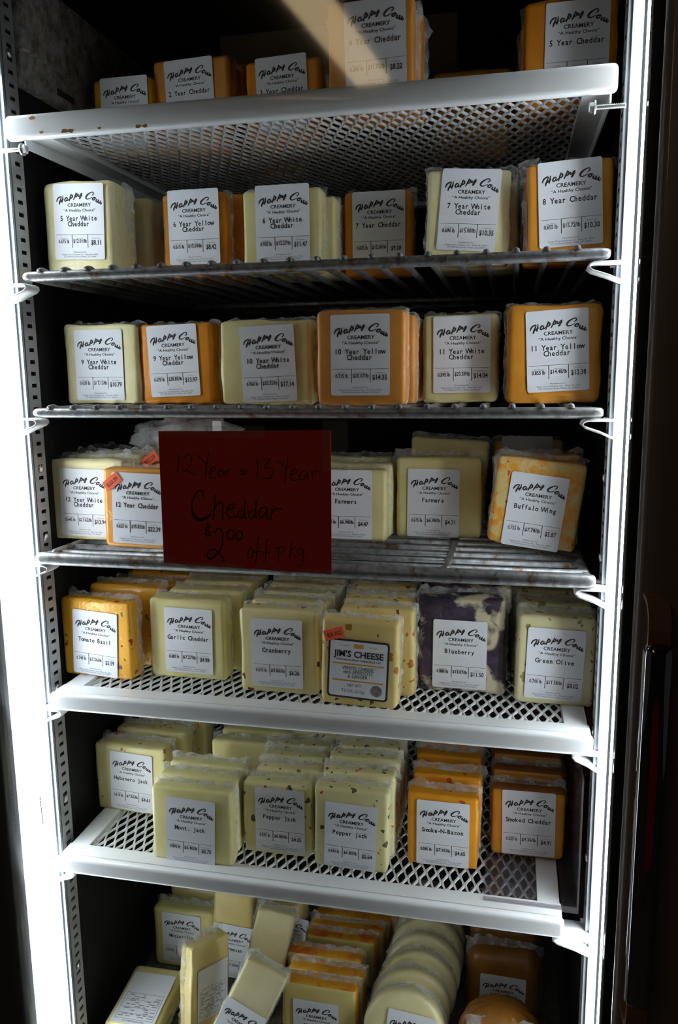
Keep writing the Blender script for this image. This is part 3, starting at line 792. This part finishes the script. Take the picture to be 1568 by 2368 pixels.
# the other maker's pack
JT, JY, JH, JW = pack('white cheese pack with apricots, black-bordered label and orange price sticker', 5, 738, 920, 1437, None, 'apricot', yb=1637, d=.026, rz=0, roll=-1.5, ext=.006, sticker=(769, 1466, 18, '$5.02'),
     behind=[(.036, .014, .004), (.066, .012, .006), (.098, .008, .002), (.13, .006, .004)], bname='flecked pack queued behind the apricot and ginger cheese')
p = at(826, 1548, JY)
JL, JHH = .0655, .0655
jl = obj('label', rrect(JL, JHH, .004, mat='navy'), JT, (p.x-JT.location.x, -.0014, p.z-JT.location.z), (0, R(1.2), 0))
jl['label'] = 'square white label with black border'
obj('label_face', rrect(JL-.0042, JHH-.0042, .003, .0001), jl, (0, -.00012, 0))
u = JL/1000.
P = Print(); P.text("JIM'S CHEESE", 0, .0135, .0098, width=.0535, offs=.025)
P.text("WISCONSIN'S FINEST CHEESE SINCE 1955", 0, .0092, .0028, width=.048, offs=.01)
P.text('WATERLOO', -.0155, .0250, .0018, width=.011); P.text('WI. USA', .0155, .0250, .0018, width=.0085)
P.text('WHITE CHEESE', 0, -.0008, .0058, width=.034); P.text('with APRICOTS', 0, -.0052, .0058, width=.032); P.text('& GINGER', 0, -.0097, .0058, width=.0215)
P.text('NET WT.', -.003, -.0195, .0048, width=.0155); P.text('7.5 OZ. (213g)', -.0045, -.0258, .0048, width=.0245)
obj('printed_text', P.mesh('printed_text', 'ink'), jl, (0, -.00030, 0))
P = Print(); P.rect(-.0275, .0050, .0275, .0064); P.rect(-.0275, -.0137, .0275, -.0123)
P.rect(-.005, .0235, -.0008, .0283); P.rect(-.0008, .0235, .0012, .0266); P.rect(.0012, .0235, .005, .0283)
obj('printed_bars', P.mesh('printed_bars', 'gold'), jl, (0, -.00030, 0))
v = [(.0205+.0062*math.cos(a*.3927), 0, -.0215+.0062*math.sin(a*.3927)) for a in range(16)]
obj('round_stamp', mesh('round_stamp', v, [tuple(range(16))], 'stamp_grey'), jl, (0, -.00030, 0))

pack('purple marbled blueberry cheese pack', 5, 964, 1168, 1385, None, 'blueberry', yb=1602, d=.034, lab=(1063, 1514), lroll=-.5, lines=('Blueberry',), vals=('0.880 lb', '$13.07/lb', '$11.50'), ext=.009, wob=.0012,
     behind=[(.040, .006, .004), (.080, .008, .002)], bname='purple marbled pack behind the blueberry cheese')
pack('pale green olive cheese pack with olive flecks', 5, 1189, 1378, 1427, None, 'olive', yb=1634, d=.034, lab=(1281, 1537), roll=-1, lroll=-1, lines=('Green Olive',), vals=('0.705 lb', '$11.38/lb', '$8.02'), ext=.005,
     behind=[(.040, 0, .003), (.095, -.008, .004)], bname='pale flecked pack behind the green olive cheese')
# --- sixth shelf
pack('pale habanero jack pack with orange flecks', 6, 221, 385, 1727, None, 'habanero', yb=1880, d=.034, rz=-2, lab=(305, 1808), lroll=-2, lines=('Habanero Jack',), vals=('0.610 lb', '$7.56/lb', '$4.61'), r=.005,
     behind=[(.040, .010, .004), (.08, .022, .006)], bname='pale flecked pack behind the habanero jack')
pack('pale monterey jack pack at the front of its row', 6, 350, 533, 1832, None, 'mont_jack', yb=1997, d=.024, lean=2, lab=(440, 1924), lroll=-1.5, lines=('Mont. Jack',), vals=('0.890 lb', '$6.40/lb', '$5.70'), ext=.006, r=.005,
     behind=[(.027, -.002, .002), (.054, -.001, .003), (.118, .028, .003), (.150, .03, .004), (.182, .03, .003)], bname='pale pack queued behind the monterey jack')
pack('pale pepper jack pack beside the monterey jack', 6, 563, 718, 1815, None, 'pepper', yb=1978, d=.028, lab=(648, 1897), lroll=-.5, lines=('Pepper Jack',), vals=('0.595 lb', '$6.80/lb', '$4.05'), ext=.007,
     behind=[(.031, .006, .002), (.062, .004, .003), (.094, .002, .002), (.13, .004, .004)], bname='speckled pack queued behind the pepper jack beside monterey jack')
pack('pale pepper jack pack beside the bacon cheese', 6, 722, 898, 1828, None, 'pepper', yb=2014, d=.028, lab=(809, 1934), roll=-1, lroll=-1, lines=('Pepper Jack',), vals=('0.830 lb', '$6.80/lb', '$5.64'), ext=.007,
     behind=[(.032, .004, .004), (.064, .004, .006), (.098, .004, .004), (.135, .004, .004)], bname='speckled pack queued behind the pepper jack beside bacon cheese')
pack('bright orange smoked bacon cheese pack', 6, 942, 1105, 1842, None, 'bacon', yb=2005, d=.030, lab=(1024, 1928), lines=('Smoke-N-Bacon',), vals=('0.585 lb', '$7.95/lb', '$4.65'), ext=.007, r=.004,
     behind=[(.038, .002, .004), (.085, 0, .005), (.12, 0, .004)], bname='orange pack queued behind the bacon cheese')
pack('orange smoked cheddar pack inside the clear plastic bin', 6, 1134, 1308, 1830, None, 'smoked', yb=1986, d=.030, lift=.0025, lab=(1222, 1904), roll=0, lroll=.8, lines=('Smoked Cheddar',), vals=('0.525 lb', '$9.36/lb', '$4.91'), rind='smoked_rind', r=.007,
     behind=[(.040, .0, .003), (.078, .0, .005)], bname='dark rinded pack behind the smoked cheddar')
# clear acrylic bin round the smoked cheddar
t = thing('clear_bin', 'clear grey plastic bin holding the smoked cheddar', 'bin', (0, 0, Z0+S[6]+.0002))
b0 = atz(1117, 2089, S[6]); b1 = atz(1336, 2102, S[6])
bx0, bx1, by0, by1, bh = b0.x, min(b1.x, .594), .0175, .235, .150
t.location = ((bx0+bx1)/2, by0, Z0+S[6]+.0002); hw = (bx1-bx0)/2; q = .002
def panel(nm, a, b_): MB().box(a, b_).build(nm, 'acrylic', t)
panel('bottom_panel', (-hw, 0, 0), (hw, by1-by0, q)); panel('front_lip', (-hw, 0, q), (hw, q, .006))
panel('side_panel', (hw-q, 0, q), (hw, by1-by0, bh)); panel('rear_panel', (-hw, by1-by0-q, q), (hw-q, by1-by0, bh))

# torn sticker on the pack behind the 12 year cheddar
for o in list(bpy.data.objects):
    if o.get('label') == 'orange pack with torn price sticker behind the twelve year cheddar':
        p = at(348, 1062, o.location.y)
        so = obj('price_sticker', STICKER, o, (p.x-o.location.x, -.0016, p.z-o.location.z), (0, -R(35), 0))
        obj('printed_price', price_mesh('$22.39'), so, (0, -.0002, 0))
# --- bottom shelf: heaped wedges, slices and rounds
def slab(label, px, py, Y, w_, h, d, mat, rz=0, lean=0, roll=0, name='cheese_wedge', lab=None, lines=(), vals=None, logo=True,
         r=.005, wob=.001, taper=0, ext=.006, group=None, rind=None, nutrition=False, upside=False, fold=None):
    SEED[0] += 1; sd = SEED[0]
    c = at(px, py, Y)
    M = Matrix.Rotation(R(rz), 4, 'Z') @ Matrix.Rotation(-R(lean), 4, 'X') @ Matrix.Rotation(-R(roll), 4, 'Y')
    # keep the lowest corner on or above the deck
    low = min((M @ Vector((sx*w_/2, yy, sz*h/2))).z for sx in (-1, 1) for yy in (0, d) for sz in (-1, 1))
    if c.z+low < Z0+S[7]+.0005: c.z = Z0+S[7]+.0005-low
    t = thing(name, label, 'cheese', c, M.to_euler(), group)
    obj('cheese', rbox(w_, h, d, r, [mat, rind] if rind else mat, sd, wob, taper, bool(rind)), t, (0, 0, -h/2))
    obj('wrapper', wrap_mesh(w_, h, d, sd, ext, r=r), t, (0, 0, -h/2))
    if lab:
        lx, lz, k, lr = lab
        lo = obj('label', LABEL, t, (lx, -.0016, lz), (0, -R(lr), 0)); lo.scale = (k, 1, k)
        if nutrition:
            P = Print(); rd = random.Random(sd)
            P.rect(-.026, -.032, .026, -.0315); P.rect(-.026, .006, .026, .0065); P.rect(-.026, -.032, -.0255, .006); P.rect(.0255, -.032, .026, .006)
            for k_, zz in enumerate([-.029, -.0262, -.0234, -.0206, -.0178, -.015, -.0122, -.0094, -.0066, -.0038, -.001, .0022]):
                if k_ in (2, 6, 10): P.rect(-.024, zz+.0016, .024, zz+.0021)
                x = -.024
                while x < .018:
                    ln = rd.uniform(.003, .009)
                    if rd.random() < .72: P.rect(x, zz, min(.024, x+ln), zz+.0010)
                    x += ln+rd.uniform(.001, .004)
            P.text('KEEP REFRIGERATED', 0, -.0365, .0030, width=.030, offs=.01)
            P.text('Nutrition Facts', -.010, .0078, .0030, width=.022, offs=.01)
            obj('printed_table', P.mesh('printed_table', 'grey_ink'), lo, (0, -.0002, 0))
        elif logo:
            obj('printed_logo', LOGO if vals else LOGO_BARE, lo, (0, -.00015, 0))
            if vals: obj('fine_print', FINE, lo, (0, -.00015, 0))
            if lines: obj('printed_text', text_print(lines, vals), lo, (0, -.0002, 0))
    return t
pack('pale mozzarella pack standing in the dim back of the lowest shelf', 7, 352, 490, 2108, .20, 'mozz', d=.032, lab=(421, 2170), lroll=-.5, lines=('Mozzarella',), vals=('0.615 lb', '$7.20/lb', '$4.43'), r=.008, h=.094,
     behind=[(.040, .010, .010), (.080, .010, .014)], bname='pale pack behind the mozzarella', ext=.008)
# flat pack with its back label up
c0 = atz(325, 2238, -1.163); c1 = atz(430, 2243, -1.163); c2 = atz(250, 2360, -1.163)
t = slab('pale pack lying flat with printed nutrition label upside down', 330, 2300, .05, .074, .100, .034, 'mozz', r=.010)
t.rotation_euler = (R(-84), 0, R(1)); t.location = ((c0.x+c1.x)/2-.002, (c0.y+c2.y)/2, Z0-1.161)
lo = obj('label', LABEL, t, (.001, -.0016, -.006), (0, R(180), 0))
P = Print(); rd = random.Random(5)
P.rect(-.026, .0325, .026, .033); P.rect(-.026, -.006, .026, -.0055); P.rect(-.026, -.006, -.0255, .033); P.rect(.0255, -.006, .026, .033)
for k_ in range(12):
    zz = -.0035+k_*.0029
    if k_ in (2, 6, 9): P.rect(-.024, zz+.0018, .024, zz+.0023)
    x = -.024
    while x < .018:
        ln = rd.uniform(.003, .009)
        if rd.random() < .7: P.rect(x, zz, min(.024, x+ln), zz+.0010)
        x += ln+rd.uniform(.001, .004)
P.text('KEEP REFRIGERATED', 0, .0345, .0032, width=.030, offs=.01)
obj('printed_table', P.mesh('printed_table', 'grey_ink'), lo, (0, -.0002, 0))
slab('narrow wedge turned edge-on with a back label', 488, 2282, .100, .062, .118, .026, 'parmesan', rz=62, lean=6, roll=-9, lab=(.002, -.004, .84, 0), nutrition=True, ext=.010, r=.004)
slab('parmesan wedge standing upright with film frill', 537, 2165, .19, .066, .130, .034, 'parmesan', lean=4, roll=-2, lab=(.002, -.022, 1, -1), lines=('Parmesan',), vals=('0.455 lb', '$11.60/lb', '$5.28'), r=.010, ext=.010, taper=-.08)
slab('pale wedge leaning behind the asiago wedge', 615, 2215, .150, .052, .125, .026, 'asiago', rz=8, lean=8, roll=-13, lab=(.0, -.036, .86, 0), logo=False, r=.006, ext=.007)
slab('asiago wedge tipped sideways with label on its lower half', 566, 2345, .058, .056, .120, .028, 'asiago', rz=4, lean=16, roll=-25, lab=(.0, -.028, .94, 0), lines=('Asiago',), vals=('0.465 lb', '$10.90/lb', '$5.07'), r=.005, ext=.006)
slab('pale wedge upright beside the orange-rind slices', 655, 2150, .25, .062, .120, .034, 'parmesan', rz=-4, roll=-3, lab=(.012, -.026, .95, 0), vals=('0.440 lb', '$11.60/lb', '$5.10'), lines=('Parmesan',), r=.010, ext=.008)
# muenster slices with orange rind
mu = [(652, 825, 2282, .100, 0), (668, 842, 2250, .135, 0), (664, 838, 2213, .165, 0), (706, 868, 2172, .215, 0), (716, 888, 2148, .245, 0), (728, 906, 2122, .28, 0), (740, 910, 2108, .31, 0)]
for k, (a, b_, yt, Y, _) in enumerate(mu):
    if k == 0:
        pack('pale muenster slice with orange rind at the front of its row', 7, a, b_, yt, Y, 'muenster', d=.026, h=None, lab=(731, 2378), lines=('Muenster',), vals=('0.640 lb', '$6.70/lb', '$4.29'), rind='muenster_rind', r=.006, lean=0)
    else:
        pack(('first', 'second', 'third', 'fourth', 'fifth', 'sixth')[k-1]+' orange rind slice queued behind the muenster slice', 7, a, b_, yt, Y, 'muenster', d=.026, rind='muenster_rind', r=.006, group='orange rind slices on the lowest shelf')
# cream coloured rounds
def round_mesh(rad, d, mat, seed, lobes=0):
    prof = [(0, 0), (rad*.55, 0), (rad*.86, .0003), (rad*.95, .002), (rad*.99, .0055), (rad, d*.5), (rad*.99, d-.0055), (rad*.95, d-.002), (rad*.86, d-.0003), (rad*.55, d), (0, d)]
    N = 48; v = []; f = []
    for (rr, y) in prof:
        for k in range(N):
            a = 2*math.pi*k/N
            q_ = rr*(1+.012*noise.noise(Vector((math.cos(a)*2, math.sin(a)*2, seed+y*40)))) * (1-.05*lobes*abs(math.sin(a*6)))
            v.append((q_*math.cos(a), y, q_*math.sin(a)))
    for i in range(len(prof)-1):
        for k in range(N):
            a, b2 = i*N+k, i*N+(k+1) % N
            f.append((a, a+N, b2+N, b2))
    return mesh('cheese', v, f, mat, True)
RD = [(934, 2312, .088, 14), (950, 2286, .122, 14), (966, 2262, .156, 14), (978, 2236, .190, 14), (988, 2208, .224, 14), (992, 2182, .258, 14), (985, 2150, .294, 16)]
for k, (px, py, Y, ln) in enumerate(RD):
    rad = .051
    e = at(px, py, Y); c = Vector((e.x, Y, max(e.z-rad*math.cos(R(ln)), Z0+S[7]+rad*math.cos(R(ln))+.001+.028*math.sin(R(ln)))))
    lab_ = 'cream coloured round at the front of its leaning row' if k == 0 else ('cream coloured round with a small white sticker on its rim' if k == 6 else ('', 'second', 'third', 'fourth', 'fifth', 'sixth')[k]+' cream coloured film-wrapped round in its leaning row')
    t = thing('cheese_round', lab_, 'cheese', c, (-R(ln+(k*37 % 5)-2), 0, R(6+(k*53 % 11)-5)), 'cream rounds on the lowest shelf')
    obj('cheese', round_mesh(rad, .026, 'provolone', k), t)
    obj('wrapper', wrap_mesh(2*rad, 2*rad, .026, 300+k, .005, round_=True), t, (0, 0, -rad))
    if k == 0:
        lo = obj('label', LABEL, t, (.006, -.0016, -.012), (0, R(6), 0)); obj('printed_logo', LOGO_BARE, lo, (0, -.00015, 0))
    if k == 6:
        so = obj('sticker', rrect(.020, .011, .001), t, (.004, .010, rad*1.004), (R(-88), R(-8), 0))
        obj('printed_bars', Print().rect(-.009, -.0048, .009, -.0022).mesh('printed_bars', 'ink'), so, (0, -.0002, 0))
# smoked provolone packs
pack('brown smoked provolone pack with white label', 7, 1082, 1252, 2206, .19, 'smoked_prov', d=.040, lab=(1161, 2318), lroll=-1, lines=('Smoked', 'Provolone'), vals=('0.700 lb', '$7.90/lb', '$5.53'), r=.018, h=.100,
     behind=[(.050, .0, .004), (.095, .0, .004)], bname='brown pack behind the smoked provolone', ext=.009)
c = at(1160, 2320, .105); rad = .052
t = thing('smoked_cheese_ball', 'brown ridged smoked cheese with crinkled film, in front of the smoked provolone', 'cheese', (c.x, .068, Z0+S[7]+.0005), (0, 0, 0))
v = []; f = []; N, M_ = 60, 14
for i in range(M_+1):
    th = math.pi*i/M_
    for k in range(N):
        a = 2*math.pi*k/N; rr = math.sin(th)**.75*(1-.075*abs(math.sin(a*7)))
        v.append((rad*rr*math.cos(a), .034+.040*rr*math.sin(a), .054*(1-math.copysign(abs(math.cos(th))**.8, math.cos(th)))))
for i in range(M_):
    for k in range(N):
        a, b2 = i*N+k, i*N+(k+1) % N; f.append((a, b2, b2+N, a+N))
obj('cheese', mesh('cheese', v, f, 'smoked_prov', True), t)
obj('wrapper', wrap_mesh(.072, .080, .03, 77, .009), t, (0, -.006, .016))

# ------------------------------------------------------------------ red sign taped to the outside of the glass
YS = -.0642
q4 = [at(366, 997, YS), at(765, 996, YS), at(767, 1328, YS), at(379, 1302, YS)]
base = (q4[2]+q4[3])/2
t = thing('paper_sign', 'dark red card with handwritten cheddar offer taped to the glass door', 'sign', base)
v = [p-base for p in q4] + [p-base+Vector((0, .0005, 0)) for p in q4]
obj('card', mesh('card', v, [(3, 2, 1, 0), (4, 5, 6, 7), (0, 1, 5, 4), (1, 2, 6, 5), (2, 3, 7, 6), (3, 0, 4, 7)], 'red_card'), t)
HW = [
 ('n', [(200, 265), (194, 345), (188, 425)]), ('n', [(248, 300), (270, 265), (300, 275), (310, 320), (285, 380), (240, 415), (265, 405), (310, 425), (345, 438)]),
 ('n', [(362, 268), (400, 310), (440, 350)]), ('n', [(458, 235), (445, 330), (425, 470)]),
 ('n', [(470, 420), (510, 400), (515, 375), (485, 380), (465, 425), (480, 465), (525, 460)]), ('n', [(575, 400), (545, 410), (540, 445), (565, 450), (590, 405), (590, 445), (600, 455)]),
 ('n', [(612, 395), (614, 425), (615, 455)]), ('n', [(612, 420), (630, 395), (650, 400)]),
 ('n', [(745, 395), (728, 415), (735, 440), (755, 430), (755, 405), (745, 395)]), ('n', [(770, 405), (772, 440), (778, 415), (792, 402)]),
 ('n', [(880, 310), (878, 390), (877, 465)]), ('n', [(920, 315), (990, 305), (940, 375), (1000, 385), (1015, 420), (980, 470), (932, 470)]),
 ('n', [(1045, 320), (1090, 350), (1125, 385)]), ('n', [(1142, 265), (1130, 380), (1115, 505)]),
 ('n', [(1165, 440), (1215, 420), (1220, 395), (1185, 400), (1165, 450), (1185, 490), (1235, 478)]), ('n', [(1295, 410), (1255, 420), (1245, 470), (1275, 480), (1310, 425), (1312, 480)]),
 ('n', [(1350, 405), (1353, 440), (1355, 480)]), ('n', [(1352, 440), (1375, 410), (1405, 412)]),
 ('b', [(410, 635), (405, 580), (365, 580), (320, 660), (312, 740, 1.4), (345, 810, 2.6), (410, 825, 2.2), (480, 780, 1)]),
 ('b', [(518, 610), (505, 740), (495, 830)]), ('b', [(503, 740), (545, 680), (575, 690), (580, 760, 1.2), (578, 825, 1.4)]),
 ('b', [(622, 745), (670, 725), (678, 695), (645, 700), (615, 750), (635, 805, 1.3), (700, 800)]),
 ('b', [(750, 745), (715, 760), (708, 800), (735, 815), (765, 770)]), ('b', [(770, 660), (765, 760), (775, 820)]),
 ('b', [(850, 745), (812, 760), (808, 800), (835, 815), (865, 770)]), ('b', [(870, 655), (862, 760), (872, 820)]),
 ('b', [(950, 715), (905, 735), (892, 790), (915, 810), (955, 760), (962, 720), (960, 790), (975, 825)]),
 ('b', [(1005, 730), (1000, 780), (990, 835)]), ('b', [(1003, 770), (1035, 735), (1085, 735, 1.5)]),
 ('n', [(478, 895), (450, 890), (425, 915), (475, 940), (465, 965), (400, 945)]), ('n', [(445, 855), (441, 920), (437, 985)]), ('n', [(458, 860), (457, 915), (455, 975)]),
 ('b', [(505, 945), (540, 905), (575, 925), (580, 1000), (560, 1080), (500, 1150, 1.6), (455, 1160, 1.6), (450, 1110), (490, 1080), (540, 1110), (580, 1160, 1.8), (590, 1190, 1.2)]),
 ('b', [(650, 910), (620, 940), (625, 990), (665, 990), (680, 940), (650, 910)]), ('b', [(720, 925), (695, 960), (705, 1000), (740, 990), (745, 940), (720, 925)]),
 ('n', [(825, 1065), (800, 1100), (800, 1150), (830, 1150), (840, 1095), (825, 1065)]),
 ('n', [(905, 990), (885, 985), (875, 1050), (870, 1150), (858, 1215)]), ('n', [(840, 1110), (870, 1104), (905, 1100)]),
 ('n', [(980, 1005), (960, 1000), (955, 1080), (945, 1170), (920, 1195)]), ('n', [(925, 1120), (955, 1112), (985, 1105)]),
 ('n', [(1060, 1070), (1060, 1135), (1060, 1200)]), ('n', [(1030, 1075), (1090, 1060), (1110, 1090), (1085, 1125), (1060, 1135)]),
 ('n', [(1175, 1020), (1165, 1090), (1155, 1160)]), ('n', [(1210, 1060), (1165, 1100), (1215, 1160)]),
 ('n', [(1265, 1075), (1235, 1085), (1230, 1120), (1255, 1130), (1278, 1080), (1272, 1160), (1262, 1220), (1235, 1225)]), ('n', [(1298, 1152), (1300, 1156), (1303, 1158)])]
P = Print()
for kind, pts in HW:
    g = []
    for p in pts:
        wp = at(360+p[0]/3.733, 980+p[1]/3.733, YS)
        g.append((wp.x-base.x, wp.z-base.z) + tuple(p[2:]))
    P.stroke(g, .00075 if kind == 'n' else .0012)
obj('handwriting', P.mesh('handwriting', 'marker'), t, (0, -.0002, 0))
def tape(pa, pb, nm='clear_tape'):
    a, b_ = at(*pa, YS-.0004)-base, at(*pb, YS-.0004)-base
    MB().box((a.x, -.0005, b_.z), (b_.x, -.0004, a.z)).build(nm, 'tape', t)
tape((346, 984), (612, 1012)); tape((745, 972), (804, 1090)); tape((370, 1285), (406, 1330)); tape((430, 1300), (562, 1345)); tape((684, 1315), (790, 1362))

# crumpled clear bag lying on the packs behind the sign
bm = bmesh.new(); bmesh.ops.create_icosphere(bm, subdivisions=4, radius=1)
for v in bm.verts:
    p = v.co.copy(); k = 1+.30*noise.noise(p*2.1)+.16*noise.noise(p*5.3+Vector((3, 1, 2)))
    v.co = Vector((p.x*.064*k, p.y*.035*k, p.z*.026*k))
zmin = min(v.co.z for v in bm.verts)
me = bpy.data.meshes.new('clear_bag'); bm.to_mesh(me); bm.free(); me.materials.append(MATS['bag'])
me.polygons.foreach_set('use_smooth', [True]*len(me.polygons))
bc = at(430, 1008, .155)
o = obj('clear_bag', me, None, (bc.x, .155, bc.z)); tag(o, 'crumpled clear plastic bag on the packs above the red sign', 'bag')
t2 = obj('bag_tag', rrect(.011, .016, .001), o, (.052, -.03, .012)); 
# packs behind the sign that carry the bag
pack('orange cheddar pack hidden behind the red sign', 4, 440, 600, 1060, .13, 'amber_cheddar', d=.030, behind=[(.034, 0, .002)], bname='orange pack behind the one hidden by the red sign')

# cardboard box at the back of the top shelf
t = thing('cardboard_box', 'brown cardboard box in the dark back of the top shelf', 'box', (.27, .36, Z0+S[1]+.0005))
MB().box((-.16, 0, 0), (.16, .10, .20)).build('carton', 'cardboard', t)
MB().box((-.16, -.0006, .085), (.16, -.0001, .105)).build('packing_tape', 'tape', t)

# ------------------------------------------------------------------ shop lamp that the glass mirrors, unseen red block added for the handle's red reflection
a, b_ = Vector((-.235, -1.55, 2.70)), Vector((-.105, -2.95, 2.70)); c = (a+b_)/2; dv = b_-a
t = thing('ceiling_light', 'long warm ceiling light mirrored in the glass door', 'lamp', c, (0, 0, math.atan2(dv.y, dv.x)))
L = dv.length/2
bevel_box('diffuser', (-L, -.075, 0), (L, .075, .03), .012, 'ceiling_glow', t)
MB().box((-L-.02, -.095, .03), (L+.02, .095, .05)).build('housing', 'shop_wall', t)
st('red_reflection_block', MB().box((.72, -2.9, 0), (1.25, -1.75, .42)), 'red_paint')
